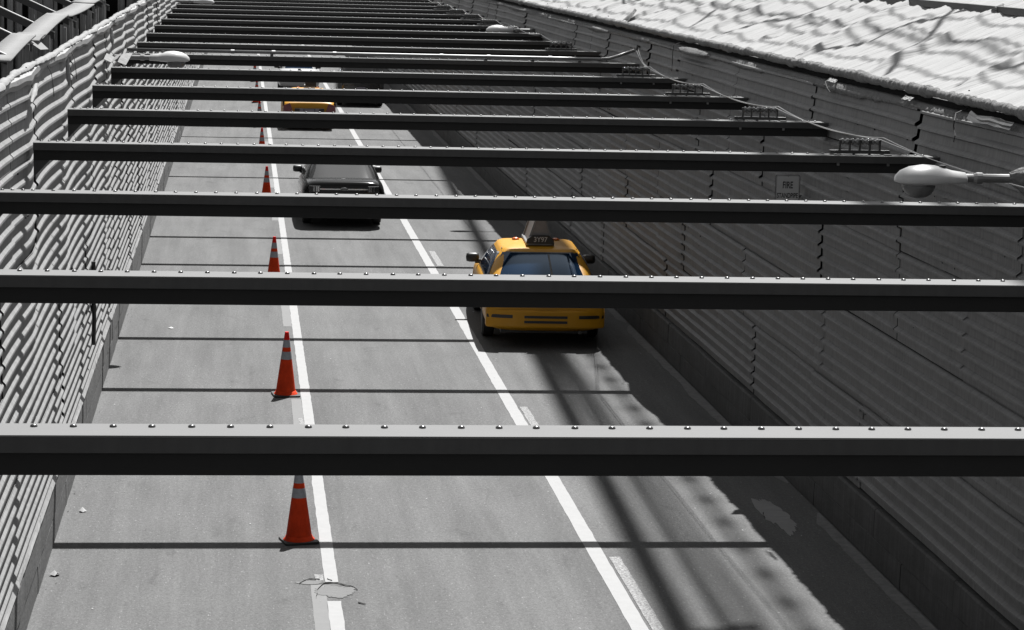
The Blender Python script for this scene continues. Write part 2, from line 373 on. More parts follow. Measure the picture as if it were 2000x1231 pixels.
# ------------------------------------------------------------------ pipe on beam 8
yp=YB(8)-.16
pt=thing('conduit_pipe','long galvanised pipe lying across the eighth beam and bending up at its right end','pipe',(0,yp,HB+.035))
MB().tube([(XL+.03,0,.03),(2,0,.03),(6.05,0,.03),(6.2,0,.04),(6.32,0,.075),(6.64,0,.19)],.028,10).build('pipe',GALV,pt,smooth=True)
for q in (-.15,.53,1.55,3.35,4.15,5.2): MB().tube([(q-.03,0,.03),(q+.03,0,.03)],.036,10).build('coupling',GALV,pt)
for q in (.5,4.1,4.9,5.7): MB().box(q-.025,q+.025,-.035,.035,-.034,.0).build('saddle',DARKM,pt)
# ------------------------------------------------------------------ insulator racks and wires
def make_rack():
    t=thing('insulator_rack','','insulator rack')
    MB().box(-.30,.30,-.03,.03,.012,.045).build('base_bar',DARKM,t,bevel=.003)
    for sx in (-.24,.26):
        MB().box(sx-.035,sx+.035,-.10,.10,-.001+.001,.011).box(sx-.012,sx+.012,-.112,-.098,-.10,.011).build('clamp',GALV,t)
    for i in range(5):
        q=-.20+i*.10; MB().box(q-.009,q+.009,-.012,.012,.045,.14).lathe([(.014,.13),(.016,.142),(.006,.15)],(q,0,0),8).build('post',DARKM,t)
    for i in range(4):
        q=-.15+i*.10; MB().lathe([(.012,-.038),(.032,-.034),(.036,-.022),(.018,-.004),(.018,.004),(.036,.022),(.032,.034),(.012,.038)],(q,0,.125),12,'x').build('spool',CERAM,t,smooth=True)
    return t
rk=make_rack(); first=True
racks=[(4,5.96,'nearest insulator rack, clamped on the beam just above the big right-hand lamp'),(5,5.94,'second insulator rack from the viewer, on the fifth beam right end'),(6,5.92,'third insulator rack from the viewer, on the sixth beam right end'),
 (7,5.95,'fourth insulator rack, in front of the bent-up end of the long pipe'),(9,5.98,'fifth insulator rack, just behind the long pipe'),(12,5.98,'sixth insulator rack, behind the far right lamp'),(13,5.98,'seventh insulator rack from the viewer, far down the right wall'),(14,5.98,'eighth insulator rack from the viewer, far down the right wall'),(15,5.98,'ninth and farthest insulator rack, small near the top edge')]
for n,x,lab in racks:
    o=rk if first else copytree(rk); first=False
    o.location=(x,YB(n)-.10,HB+.001); o.rotation_euler=(0,0,random.uniform(-.05,.05)); tag(o,lab,'insulator rack','insulator racks on the beams')
wt=thing('power_cable','thin bright wires strung along the right wall from rack to rack','cable')
def sag(a,b,s,n=14): return [Vector(a).lerp(Vector(b),i/n)-Vector((0,0,4*s*(i/n)*(1-i/n))) for i in range(n+1)]
sup=[(6.70,YB(3)-.1,HB+.02),(6.16,YB(4)-.1,HB+.15),(6.12,YB(5)-.1,HB+.15),(6.10,YB(6)-.1,HB+.15),(6.13,YB(7)-.1,HB+.15),(6.68,YB(8)-.12,HB+.22)]
for j,(dx,dz,sg) in enumerate(((0,0,.05),(.03,.018,.085))):
    pts=[]
    for a,b in zip(sup[:-1],sup[1:]): pts+=sag((a[0]+dx,a[1],a[2]+dz),(b[0]+dx,b[1],b[2]+dz),sg)
    MB().tube(pts,.0042,6).build('wire',WIRE,wt,smooth=True)
MB().tube([(6.68,YB(8)-.12,HB+.22),(6.7,YB(8)-.1,HB+.3),(6.75,YB(8),HB+.28)],.02,6).build('lead',DARKM,wt)
MB().tube([(6.70,YB(3)-.2,HB+.02),(6.72,YB(3)-.30,HB-.08),(6.66,YB(3)-.32,HB-.2),(6.60,YB(3)-.3,HB-.26),(6.56,YB(3)-.3,HB-.22)],.006,6).build('tail',DARKM,wt)
for k in range(5):
    pts=[(6.66+.03*math.sin(a*1.7+k),YB(3)-.13+.04*math.cos(a+k),HB+.01+.012*k) for a in [i*.9 for i in range(8)]]
    MB().tube(pts,.0055,5).build('tie_wire',WIRE,wt)
w2=MB(); pts=[]
for n in range(9,18): pts+=sag((6.15,YB(n)-.1,HB+.14),(6.15,YB(n+1)-.1,HB+.14),.07,8)
tag(MB().tube(pts,.008,5).build('power_cable',WIRE),'distant thin wire sagging between the far racks','cable')
# ------------------------------------------------------------------ street lamps
def make_lamp():                              # local: points along -x from the wall at the origin
    t=thing('street_lamp','','street lamp')
    st=[(-1.215,.004,.0),(-1.205,.05,.045),(-1.16,.105,.09),(-1.08,.15,.125),(-.97,.165,.142),(-.87,.155,.135),(-.79,.125,.115),(-.72,.095,.095),(-.60,.075,.078),(-.585,.05,.05)]
    P=[]
    for (x,w_,h) in st:
        P.append([(x,w_*math.cos(a),(h*math.sin(a) if a<=math.pi else .035*math.sin(a)*(w_/.15)) ) for a in [2*math.pi*k/20 for k in range(21)]])
    MB().grid(P).build('housing',LAMPW,t,smooth=True)
    MB().lathe([(.128,-.008),(.127,-.03),(.118,-.06),(.095,-.095),(.06,-.118),(.02,-.127),(.004,-.128)],(-1.0,0,-.02),24,sx=1.12).build('lens',LENS,t,smooth=True)
    MB().lathe([(.136,-.012),(.136,.002)],(-1.0,0,-.02),24,sx=1.11).build('rim',GALV,t)
    MB().tube([(-.62,0,.03),(-.53,0,.03)],.036,12).tube([(-.53,0,.03),(-.50,0,.03),(-.45,0,.03)],[.036,.05,.05],12).tube([(-.45,0,.03),(-.05,0,.03)],.038,12).build('arm',GALV,t,smooth=False)
    MB().tube([(-.13,0,.03),(-.12,0,.03)],.05,10).build('clamp',DARKM,t)
    MB().lathe([(.03,.0),(.03,.02),(.01,.024)],(-.80,0,.115),12).build('photocell',DARKM,t)
    return t
lp=make_lamp()
LA=[(6.74,20.35,4.465,0,'big white cobra-head lamp nearest the viewer, reaching out from the right wall'),
    (6.84,57.0,4.42,0,'distant white lamp reaching out from the right wall above the middle beams'),(6.80,93.3,4.50,0,'tiny farthest white lamp at the right, cut by the top edge'),
    (-2.02,38.9,4.47,180,'white lamp beside torn sheet metal on the left wall, the nearer of the two there'),(-2.05,75.5,4.46,180,'small far white lamp reaching out from the top of the left wall')]
for i,(x,y,z,a,lab) in enumerate(LA):
    o=lp if i==0 else copytree(lp); o.location=(x,y,z); o.rotation_euler=(0,0,R(a)); tag(o,lab,'street lamp','cobra-head lamps along the walls')
# cloth wrapped round the arm foot of the near lamp
P=[]
for i in range(13):
    q=i/12; row=[]
    for k in range(25):
        a=2*math.pi*k/24; rd=(.045+.20*q**1.1)*(1+.18*math.sin(a*7+q*5)+.12*nz(a*3,q*4,1)); row.append((6.53+.33*q,20.35+rd*math.sin(a)*.7,4.50+rd*math.cos(a)*.9-.14*q*q))
    P.append(row)
tag(MB().grid(P).build('wrapped_cloth',CLOTHD,smooth=True,solid=.004),'grey gathered cloth bundled round the foot of the big lamp arm','cloth')
# ------------------------------------------------------------------ FIRE STANDPIPE sign
sg=thing('fire_sign','grey FIRE STANDPIPE sign plate standing out from the right wall','sign',(6.54,28.9,3.50))
def rrect(w_,h,rd,n=5):
    o=[]
    for cx,cy,a0 in ((w_-rd,h-rd,0),(-w_+rd,h-rd,90),(-w_+rd,-h+rd,180),(w_-rd,-h+rd,270)):
        for i in range(n+1): a=R(a0+90*i/n); o.append((cx+rd*math.cos(a),cy+rd*math.sin(a)))
    return o
MB().prism(rrect(.150,.225,.03),'y',0,.004).build('plate',INK,sg)
MB().prism(rrect(.143,.218,.025),'y',-.002,-.0002).build('border',SIGNW,sg)
MB().prism(rrect(.137,.212,.021),'y',-.003,-.0022).build('border_line',INK,sg)
MB().prism(rrect(.134,.209,.019),'y',-.004,-.0032).build('face',SIGNW,sg)
text('lettering','FIRE',.115,INK,sg,(0,-.0048,.098),(R(90),0,0),sx=.62,bold=.002)
text('lettering','STANDPIPE',.085,INK,sg,(0,-.0048,-.028),(R(90),0,0),sx=.60,bold=.0015)
MB().tube([(0,-.005,.205),(0,.0,.205)],.006,8).build('screw',GALV,sg)
MB().box(.04,.30,.006,.02,-.05,-.02).build('bracket',DARKM,sg)
# ------------------------------------------------------------------ right tarpaulin
TS=math.tan(R(25))
ridges=[13.2,16.6,20.0,23.3,26.6,30.2,33.4,36.9,40.5,44.2,48,52,56,61,66,71]
def tarpz(y,t):
    z=5.04+.0*y+TS*t
    # a support rail under each ridge, the cloth hangs slack in between
    d=min(ridges,key=lambda q:abs(q-(y-.35*t))); dd=abs(y-.35*t-d)
    z+=.085*math.exp(-(dd/.09)**2)*min(1,t*3)*(1-.7*min(1,t/1.5))
    z-=.035*math.sin(math.pi*min(1,dd/1.8))*min(1,t*1.5)
    q=y-.2*t+.25*nz(y*.5,t*.5,3)
    z+=.040*nz(q*3.0,t*.35,1)+.020*nz(q*7.5,t*.4,8)+.009*nz(q*15,t*.5,9)+.03*nz(y*.8,t*1.2,2)
    z+=.016*abs(nz(q*12,t*1.1,5))*max(0,1-t*.8)
    return z
def edge(y): return 6.845+.03*nz(y*.5,0,7)+.02*nz(y*2.2,0,7)
tp=thing('tarpaulin','wide white sheet drawn over sloping rails above the right wall','tarpaulin')
P=[]
y=11.0
while y<90:
    P.append([(edge(y)+t,y+.05*nz(y,t,1),tarpz(y,t)) for t in [0,.04,.08,.14,.2,.28,.36,.44,.53,.62,.72,.82,.92,1.02,1.14,1.26,1.4,1.6,1.8,2.1]]); y+=.045 if y<45 else .09
MB().grid(P).build('sheet',CLOTH,tp,smooth=True)
# gathered hem
P=[]; y=11.0
while y<90:
    rd=.040*(1+.25*nz(y*1.3,0,2))+.040*abs(nz(y*6,0,3))+.030*nz(y*17,0,4); z=5.0+.02*nz(y*2.2,0,6)
    P.append([(edge(y)+.0+rd*1.05*math.cos(a),y+.03*math.sin(a*2),z+.02+rd*math.sin(a)*.95) for a in [2*math.pi*k/12+.2 for k in range(13)]]); y+=.022 if y<45 else .06
MB().grid(P).build('hem',CLOTHD,tp,smooth=True)
# ragged fringe hanging below
P=[]; y=11.0
while y<90:
    dpt=.05+.07*max(0,nz(y*.35,0,12)+.35)+.03*nz(y*4,0,2)+.02*nz(y*13,0,5); x=6.715+bow(1,y,4.95)
    ru=.014*nz(y*17,0,3)
    P.append([(x+.10,y,4.90),(x-.01+ru*.6,y,4.895),(x-.035+ru,y+.01,4.885-dpt*.5),(x-.035+ru*1.6,y+.02,4.88-dpt*.9)]); y+=.03 if y<45 else .08
MB().grid(P).build('fringe',CLOTHD,tp,smooth=True,solid=.004)
# flaps
for (fy,fs) in ((44.4,.32),):
    P=[]
    for i in range(9):
        a=i/8; P.append([(edge(fy)+.1*j+.05,fy+(a-.5)*fs*(2.2-j*.55),5.03+fs*.85*j*(1-.25*abs(a-.5))*.5+.015*math.sin(a*20+j)) for j in (0,1,2)])
    MB().grid(P).build('flap',CLOTHD,tp,smooth=True,solid=.004)
# top chord over the sheet and its rails
ch=thing('truss_chord','dark steel chord running over the upper edge of the white sheet, top right corner','steel chord',(0,0,0))
MB().box(8.42,8.53,11,60,5.745,5.825).build('chord',STEELD,ch)
for q in ridges[1:5]:
    q2=q+.5; MB().tube([(8.41,q2-.06,5.76),(8.54,q2+.06,5.80)],.06,8).build('joint_wrap',CLOTHD,ch)
P=[]
for i in range(300):
    y=11+i*.25; P.append([(8.56+t,y,5.74+.15*t+.05*nz(y*1.5,t,4)+.02*nz(y*7,t,4)) for t in (0,.4,.9,1.6,2.6,4)])
tag(MB().grid(P).build('tarpaulin',CLOTHD,smooth=True,solid=.006),'greyer sheet spread beyond the steel chord in the top right corner','tarpaulin')
# torn scraps and loose wires at the top of the right wall
def scrap(name,label,c,sz,m,seed,cat='scrap',group=None,rot=0):
    P=[]
    for i in range(7):
        P.append([(c[0]+.02*nz(i*.7,j*.8,seed)+.01*j*math.cos(rot),c[1]+(i/6-.5)*sz[0]*(1+.3*nz(i,j,seed)),c[2]+(j/4-.5)*sz[1]*(1+.5*nz(i*1.3,j,seed+2))+.3*sz[1]*nz(i*.9,0,seed)) for j in range(5)])
    return tag(MB().grid(P).build(name,m,smooth=False,solid=.004),label,cat,group)
def wall_hang(name,label,y,z,wd,h,seed):
    P=[]
    for i in range(40):
        q=i/39; yy=y-wd/2+wd*q; x=6.715+bow(1,yy,z); k=math.sin(math.pi*q)**.6
        P.append([(x-.02-.09*k*b+.012*nz(yy*9,b,seed),yy,z+h*k*(.5-.0*b)*(1-2*b*b*.9)+.012*nz(yy*12,b*3,seed)) for b in (0,.25,.5,.75,1)])
    return tag(MB().grid(P).build(name,CLOTHD,smooth=True,solid=.006),label,'torn sheeting')
wall_hang('torn_sheeting','torn bundle of sheeting tied under the hem beside the straight hanging cord',36.6,4.86,2.6,.10,4)
def cord(pts,label,rd=.006,m=RUB): return tag(MB().tube(pts,rd,5).build('cord',m),label,'cord')
yy=37.9; cord([(6.86,yy,4.98),(6.68,yy,4.90),(6.665,yy,4.80),(6.67,yy+.02,4.62),(6.66,yy,4.50)],'dark cord hanging straight down the right wall beside the torn bundle')
yy=22.5
cord([(6.85,yy+.2,4.95),(6.70,yy+.1,4.90),(6.66,yy,4.84),(6.67,yy+.05,4.78),(6.66,yy-.05,4.70),(6.67,yy+.02,4.64)],'dark knotted cord dangling over the right wall near the right edge of the picture')
cord([(6.80,28,4.95),(6.68,27.8,4.9),(6.66,27.6,4.84),(6.67,27.5,4.80)],'short dark cord end on the right wall under the hem, left of the knotted cord')
for i,(y,lab) in enumerate(((27.6,'small white torn scrap caught under the hem, the left one of two'),(24.4,'small white torn scrap caught under the hem, the right one of two'))):
    scrap('scrap',lab,(6.70,y,4.93),(.35,.035),FOAM,i+3)
scrap('scrap','dark shredded scrap with pale edges at the far right of the wall top',(6.70,21.6,4.90),(1.3,.07),DARKM,11)
# ------------------------------------------------------------------ top of the left wall
rl=thing('sheeting_roll','lumpy pale roll of crumpled sheeting along the top of the left wall','sheeting')
P=[]; y=14.0
while y<95:
    rd=.030*(1+.7*nz(y*1.1,0,2)+.7*nz(y*4,0,5))+.012*nz(y*15,0,4)
    P.append([(-2.045+.04*nz(y*.6,0,1)+rd*1.3*math.cos(a),y,5.065+.02*nz(y*1.5,0,8)+.07*nz(y*.23,0,3)*.6+rd*math.sin(a)) for a in [2*math.pi*k/10 for k in range(11)]]); y+=.04
MB().grid(P).build('roll',FOAM,rl,smooth=True)
P=[]; y=14.0
while y<95:
    x=-1.955-bow(-1,y,5.0)-.0; P.append([(x-.02,y,5.06+.012*nz(y*2,0,1)),(x+.025,y,5.045+.012*nz(y*2,0,1)),(x+.03,y,5.0+.03*nz(y*1.2,0,6)),(x+.02,y,4.96+.05*nz(y*.9,0,9))]); y+=.12
MB().grid(P).build('trim_strip',LEDGE,rl,smooth=False,solid=.004)
for i,(y,z,l_,lab) in enumerate(((24.0,4.93,.5,'white rag tucked over the top of the left wall at the left edge'),(28.0,4.97,.35,'white rag hanging from the top of the left wall by a seam'),(37.5,5.0,.5,'shredded white rag snagged on the far part of the left wall top'))):
    x=-1.955-bow(-1,y,z)+.05; n=14; P=[]
    for k in range(n+1):
        q=k/n; rd=.028*math.sin(math.pi*(.12+.8*q))*(1+.5*nz(q*6,i,3)); cx,cy,cz=x+.03*q,y-(.9 if i==0 else .15)*q*l_*2,z-(.12 if i==0 else .28)*q
        P.append([(cx+rd*math.cos(a)*(1+.3*nz(a*2,q*5,i)),cy+rd*1.5*math.sin(a)*.5,cz+rd*math.sin(a)) for a in [2*math.pi*j/9 for j in range(10)]])
    tag(MB().grid(P).build('rag',FOAM,smooth=True),lab,'rag')
for i,(y,lab) in enumerate(((29.5,'dark thin wire hanging down the left wall near its top, the nearer one'),(26.2,'dark thin wire hanging down the left wall by the white rag'))):
    x=-1.955-bow(-1,y,4.8)+.05; cord([(x-.05,y,5.02),(x+.01,y-.05,4.92),(x+.03,y-.1,4.8),(x+.04,y-.1,4.68)],lab,.004)
# torn sheet metal by the left lamp
tag(MB().grid([[(-1.98,36.0,4.60),(-1.88,36.1,4.55),(-1.80,36.2,4.60)],[(-1.97,36.6,4.66),(-1.86,36.7,4.60),(-1.76,36.8,4.66)]]).add([(-1.84,36.4,4.56),(-1.68,36.4,4.50),(-1.60,36.9,4.66),(-1.74,36.9,4.64)],[(0,1,2,3)]).build('torn_metal',SHEETL,solid=.006),'bright bent offcuts of sheet metal at the foot of the nearer left lamp','sheet metal')
# drain pipe on the left wall
tag(MB().tube([(-1.90,32.2,2.15),(-1.90,32.2,1.75),(-1.89,32.2,1.4),(-1.90,32.2,1.05)],.028,8).lathe([(.04,1.50),(.04,1.58)],(-1.9,32.2,0),8).build('drain_pipe',PLAS),'short black pipe fixed upright low on the left wall','pipe')
# ------------------------------------------------------------------ beyond the left wall
pf=thing('plank_screen','dark weathered screen of upright planks beyond the left wall, top left corner','plank screen')
A,B=Vector((-2.35,64,0)),Vector((-9.5,55,0)); n=62; rnd=random.Random(5)
for i in range(n):
    a=A.lerp(B,i/n); wd=(B-A).length/n*rnd.uniform(.5,.95); dr=(B-A).normalized(); nr_=Vector((dr.y,-dr.x,0)); off=rnd.uniform(-.25,.25)
    p=a+nr_*off; lean=rnd.uniform(-.06,.06); q=p+dr*wd; hz=6.45+rnd.uniform(-.4,0) 
    m=MB().add([p,q,q+nr_*.04,p+nr_*.04]+[v+Vector((lean,0,hz)) for v in (p,q,q+nr_*.04,p+nr_*.04)],[(0,1,2,3),(4,5,6,7),(0,1,5,4),(1,2,6,5),(2,3,7,6),(3,0,4,7)])
    m.build('plank',PLANK,pf)
MB().add([A+Vector((0,.8,0)),B+Vector((0,.8,0)),B+Vector((0,.8,6.3)),A+Vector((0,.8,6.3))],[(0,1,2,3)]).build('backing',BLACK,pf,solid=.05)
# inclined rails rising outward from the parapet strip
st_pts=[24.4,27.3,30.6,34.6,38.8,43.2]
for i,y in enumerate(st_pts):
    lab='dark sloping rail with a bright upper edge outside the left wall, %s from the viewer'%(['nearest','second','third','fourth','fifth','farthest'][i])
    t=thing('sloping_rail',lab,'rail',(-2.30,y+.35,5.16),0,'sloping rails outside the left wall')
    L=2.6; a=R(24); dx,dz=-L*math.cos(a),L*math.sin(a); 
    MB().prism([(0,0),(dx,dz),(dx,dz-.09),(0,-.09)],'y',-.05,.05).build('rail',STEELD,t)
    MB().prism([(0,.012),(dx,dz+.012),(dx,dz+.001),(0,.001)],'y',-.055,.055).build('rail_top',RAILT,t)
bs=thing('board_strip','undulating pale plywood strip laid along the rail ends outside the left wall','board strip')
for i,(ya,yb,za,zb,am,x0,x1) in enumerate(((24.2,27.2,5.13,5.27,.012,-2.48,-2.22),(27.3,28.3,5.20,5.24,.01,-2.50,-2.20),(28.2,32.6,5.18,5.33,.018,-2.52,-2.24),(32.8,38.2,5.30,5.32,-.018,-2.55,-2.24),(38.3,44,5.33,5.34,.012,-2.60,-2.26))):
    P=[]
    for k in range(13):
        q=k/12; z=za+(zb-za)*q+am*math.sin(math.pi*q); P.append([(x0,ya+(yb-ya)*q,z+.01),(x1,ya+(yb-ya)*q,z)])
    MB().grid(P).build('board',PLY,bs,smooth=True,solid=.02)
MB().add([(-2.28,27.0,5.20),(-2.16,27.0,5.12),(-2.12,27.6,5.10),(-2.24,27.8,5.19)],[(0,1,2,3)]).build('board',PLY,bs,solid=.012)
# small uprights between strip and wall
ups=MB(); rnd=random.Random(3)
for i in range(26):
    y=24+i*.8; x=-2.36+rnd.uniform(-.08,.08); ups.box(x,x+.05,y,y+.05,4.2,5.16+.01*i*.3)
ups.build('upright',PLANK,bs)['kind']='stuff'
# ------------------------------------------------------------------ overhead suspension cables (above the frame, cast the soft road shadows)
def skycable(label,s0,s1,h0,h1,rd,cat='cable',clamp=0):
    p0=Vector((s0[0]+SX*h0,s0[1]+SY*h0,h0)); p1=Vector((s1[0]+SX*h1,s1[1]+SY*h1,h1))
    o=tag(MB().tube([p0,p1],rd,10).build('suspension_cable',STEELD,smooth=True),label,cat,'bridge cables high overhead')
    if clamp:
        n=int((p1-p0).length/1.15)
        for i in range(n): a=p0.lerp(p1,(i+.5)/n); MB().tube([a-Vector((0,.2,0)),a+Vector((.02,.2,0))],.115,8).build('clamp',STEELD,o)
    return o
skycable('thick main bridge cable high over the right lane',(3.45,0),(6.5,92),22,36,.165)
skycable('thin bridge wire high over the right lane, inner one',(4.42,10),(5.1,45),26,28,.10)
skycable('thin bridge wire high over the right lane, middle one',(4.80,10),(5.3,50),30,32,.08)
skycable('thin bridge wire high over the right lane, outer one',(5.30,10),(5.62,50),30,32,.07,clamp=1)
skycable('short cross bar slung between the overhead wires',(3.9,21.9),(4.9,22.3),26,26,.12)
rnd=random.Random(21)
for i in range(12):                    # hangers and stays above the sheet; each one's shadow wanders over the cloth
    y=14+i*3.1+rnd.uniform(-.8,.8); h=rnd.uniform(3.5,8); k=rnd.choice((-1,1)); n=rnd.choice((3,4,5)); pts=[]
    for q in range(n+1):
        t=q/n; x=7.0+1.5*t+rnd.uniform(-.12,.12); yy=y+k*(2.4 if i%3 else .5)*t+rnd.uniform(-.35,.35)
        pts.append(Vector((x,yy,5.02+TS*(x-6.95)))+sd*(h+.6*math.sin(q))/sd.z)
    tag(MB().tube(pts,rnd.choice((.02,.03,.045)),8).build('suspension_cable',STEELD),'slack hanger rope high above the white sheet, %s from the viewer'%ORD[i+1] if i<18 else 'slack hanger rope high above the white sheet, farthest of them',
        'cable','bridge cables high overhead')
for i,(x0,x1,h,rd) in enumerate(((7.16,7.05,8.5,.022),(7.48,7.56,9.5,.028),(7.90,7.72,7.0,.020),(8.2,8.12,8.2,.022),(7.65,8.0,12,.04))):
    pts=[]
    for q in range(40):
        y=12+q*1.4; x=x0+(x1-x0)*q/39+.05*math.sin(q*1.9+i*2); pts.append(Vector((x,y,5.02+TS*(x-6.85)))+sd*(h+.5*abs(math.sin(q*.45+i)))/sd.z)
    tag(MB().tube(pts,rd,8).build('suspension_cable',STEELD),'long slack cable running high along the white sheet, %s from the road'%('nearest','second','third','fourth','highest of them, fifth')[i],'cable','bridge cables high overhead')
# ------------------------------------------------------------------ traffic cones
def make_cone():
    t=thing('traffic_cone','','traffic cone')
    n=24; P=[]
    def r_(z): return .028+(.148-.028)*(1-z/.91)
    def seg(z0,z1,m,name,o=0.):
        MB().lathe([(r_(z0)+o,z0),(r_(z1)+o,z1)],n=n).build(name,m,t,smooth=False)
    seg(.03,.525,CONEO,'cone_body'); seg(.80,.91,CONET,'tip')
    seg(.5252,.635,REFL,'reflective_band',.001); seg(.6352,.695,CONEO,'cone_stripe'); seg(.6952,.7998,REFL,'reflective_band',.001)
    MB().lathe([(.172,.026),(.165,.034),(.150,.05),(.142,.075)],n=n).build('flange',CONEO,t,smooth=True)
    MB().prism(rrect(.185,.185,.03),'z',0,.028).build('foot',CBASE,t,bevel=.006)
    return t
for o in [0]: pass
cn=make_cone()
CN=[(.655,25.72,'large orange cone nearest the viewer, its top cut off by the nearest beam'),(.66,34.3,'orange cone standing whole beside the white line, between the two nearest beams'),(.63,45.6,'third cone from the viewer, its foot hidden behind the second beam'),
    (.63,60.1,'orange cone left of the grey sedan'),(.62,72.6,'small cone just below the far taxi, on the left'),(.63,85.2,'small cone level with the far yellow taxi'),(.60,98.2,'tiny cone beside the white car, the nearer one'),(.60,113.,'tiny farthest cone seen just under the pipe beam')]
for i,(x,y,lab) in enumerate(CN):
    o=cn if i==0 else copytree(cn); o.location=(x,y,.0); o.rotation_euler=(random.uniform(-.012,.012),random.uniform(-.012,.012),random.uniform(-.3,.3) if i else .22)
    o.scale=(1,1,.925 if i==0 else 1)
    tag(o,lab,'traffic cone','orange cones along the left white line')
# ------------------------------------------------------------------ vehicles
def vehicle(name,label,cat,loc,rz,paint,glass,st,cab,axles,W,rw=.33,group=None,lights=None):
    """st: stations (y, half width, bottom, shoulder, deck); cab: (yb0,yb1,wb,zb, yt0,yt1,wt,zt,crown)"""
    t=thing(name,label,cat,loc,rz,group)
    P=[]
    for (y,w_,zb,zs,zt) in st:
        h=[(.0,zb),(.80*w_,zb),(.97*w_,zb+.10),(w_,(zb+zs)/2+.06),(.97*w_,zs),(.86*w_,zt-.02),(.5*w_,zt),(0,zt)]
        P.append([(x,y,z) for x,z in h]+[(-x,y,z) for x,z in h[-2:0:-1]])
    nc=len(P[0]); mb=MB().add([p for row in P for p in row],[(i*nc+j,i*nc+(j+1)%nc,(i+1)*nc+(j+1)%nc,(i+1)*nc+j) for i in range(len(P)-1) for j in range(nc)])
    mb.f.append(tuple(range(nc))); mb.f.append(tuple(range((len(P)-1)*nc,len(P)*nc)))
    body=mb.build('body',paint,t,smooth=True,subsurf=2)
    cut=MB()
    for ya in axles:
        for s in (-1,1): cut.lathe([(rw+.055,s*(W-.26)),(rw+.055,s*(W+.2))],(0,ya,rw),28,'x')
    cu=cut.build('cutter',RUB); md=body.modifiers.new('c','BOOLEAN'); md.object=cu; md.operation='DIFFERENCE'; md.solver='EXACT'
    cu.parent=t; bake(body); bpy.data.objects.remove(cu); body.data.polygons.foreach_set('use_smooth',[True]*len(body.data.polygons))
    for ya in axles:
        for s in (-1,1):
            w_=MB().lathe([(rw*.7,-.09),(rw-.03,-.10),(rw,-.07),(rw,.07),(rw-.03,.10),(rw*.7,.09)],(s*(W-.13),ya,rw),28,'x').build('wheel',RUB,t,smooth=False)
            MB().lathe([(rw*.66,-.02),(rw*.62,.075),(rw*.2,.06),(rw*.08,.085)],(s*(W-.13),ya,rw),20,'x').build('rim',GALV,w_) if s>0 else MB().lathe([(rw*.66,.02),(rw*.62,-.075),(rw*.2,-.06),(rw*.08,-.085)],(s*(W-.13),ya,rw),20,'x').build('rim',GALV,w_)
    yb0,yb1,wb,zb,yt0,yt1,wt,zt,cr=cab; pw=7.
    def cabp(v,kind,s,off=0):
        vv=v; yb=yb0+(yt0-yb0)*vv; ye=yb1+(yt1-yb1)*vv; hw=wb+(wt-wb)*vv; b=(ye-yb)/2; cy=(ye+yb)/2; z=zb+(zt-zb)*vv; bul=.03*math.sin(math.pi*vv)
        if kind=='rear': x=s*hw; y=cy-(b+bul)*(1-abs(s)**pw)**(1/pw); return (x,y-off,z+off*.7)
        if kind=='front': x=s*hw; y=cy+(b+bul)*(1-abs(s)**pw)**(1/pw); return (x,y+off,z+off*.7)
        sd_=-1 if kind=='left' else 1
        y=cy+s*b; x=sd_*(hw+bul)*(1-abs(s)**pw)**(1/pw); return (x+sd_*off,y,z+off*.4)
    # shell
    N=64; V=[-.08,0,.15,.3,.5,.7,.85,1.]; P=[]
    for v in V:
        row=[]
        for k in range(N):
            a=2*math.pi*k/N; c,s=math.cos(a),math.sin(a)
            hw=wb+(wt-wb)*v; yb=yb0+(yt0-yb0)*v; ye=yb1+(yt1-yb1)*v; bul=.03*math.sin(math.pi*max(0,v))
            x=(hw+bul)*math.copysign(abs(c)**(2/pw),c); y=(ye+yb)/2+((ye-yb)/2+bul)*math.copysign(abs(s)**(2/pw),s); row.append((x,y,zb+(zt-zb)*v))
        P.append(row)
    top=P[-1]; cy=(yt0+yt1)/2
    for sc,dz in ((.97,.35),(.9,.6),(.7,.86),(.4,.98),(.05,1.)): P.append([(x*sc,cy+(y-cy)*sc,zt+cr*dz) for x,y,z in top])
    mb=MB(); nr=len(P)
    mb.add([p for row in P for p in row],[(i*N+j,i*N+(j+1)%N,(i+1)*N+(j+1)%N,(i+1)*N+j) for i in range(nr-1) for j in range(N)]); mb.f.append(tuple(range((nr-1)*N,nr*N)))
    mb.build('roof',paint,t,smooth=True)
    def win(kind,s0,s1,v0,v1,nm='window',m=glass,off=.006,taper=0,par=t):
        P=[[cabp(v0+(v1-v0)*j/6,kind,(s0+(s1-s0)*i/14)*(1) ,off) for j in range(7)] for i in range(15)]
        return MB().grid(P).build(nm,m,par,smooth=True)
    for kd in ('rear','front'):
        win(kd,-.95,.95,.05,.98,'window_seal',PLAS,.004); win(kd,-.925,.925,.08,.945,'windscreen',glass,.009)
    for kd in ('left','right'):
        win(kd,-.80,-.12,.10,.88,'window',PLAS if False else glass,.008); win(kd,-.06,.66,.10,.88,'window',glass,.008)
        win(kd,-.86,.74,.03,.095,'window_trim',PLAS,.010)
    return t,body,cabp,win
def mirror(t,s,W,y,z,m=PLAS):
    P=MB(); P.lathe([(.01,-.12),(.07,-.11),(.085,-.06),(.085,.05),(.07,.10),(.01,.11)],(s*(W+.04),y,z),14,'x',sx=.7,sy=.95)
    o=P.build('mirror',m,t,smooth=True); MB().box(min(s*(W-.22),s*(W+.0)),max(s*(W-.22),s*(W+.0)),y-.03,y+.06,z-.10,z-.03).build('mirror_arm',m,o); return o
CV=[(0.02,.80,.36,.60,.70),(0.07,.93,.31,.72,.82),(0.13,.965,.28,.80,.925),(0.30,.975,.25,.85,.97),(0.95,.985,.23,.89,1.0),(2.3,.99,.21,.92,.99),(3.8,.985,.21,.90,.97),(4.75,.965,.23,.80,.87),(5.15,.92,.26,.70,.78),(5.34,.84,.33,.58,.66)]
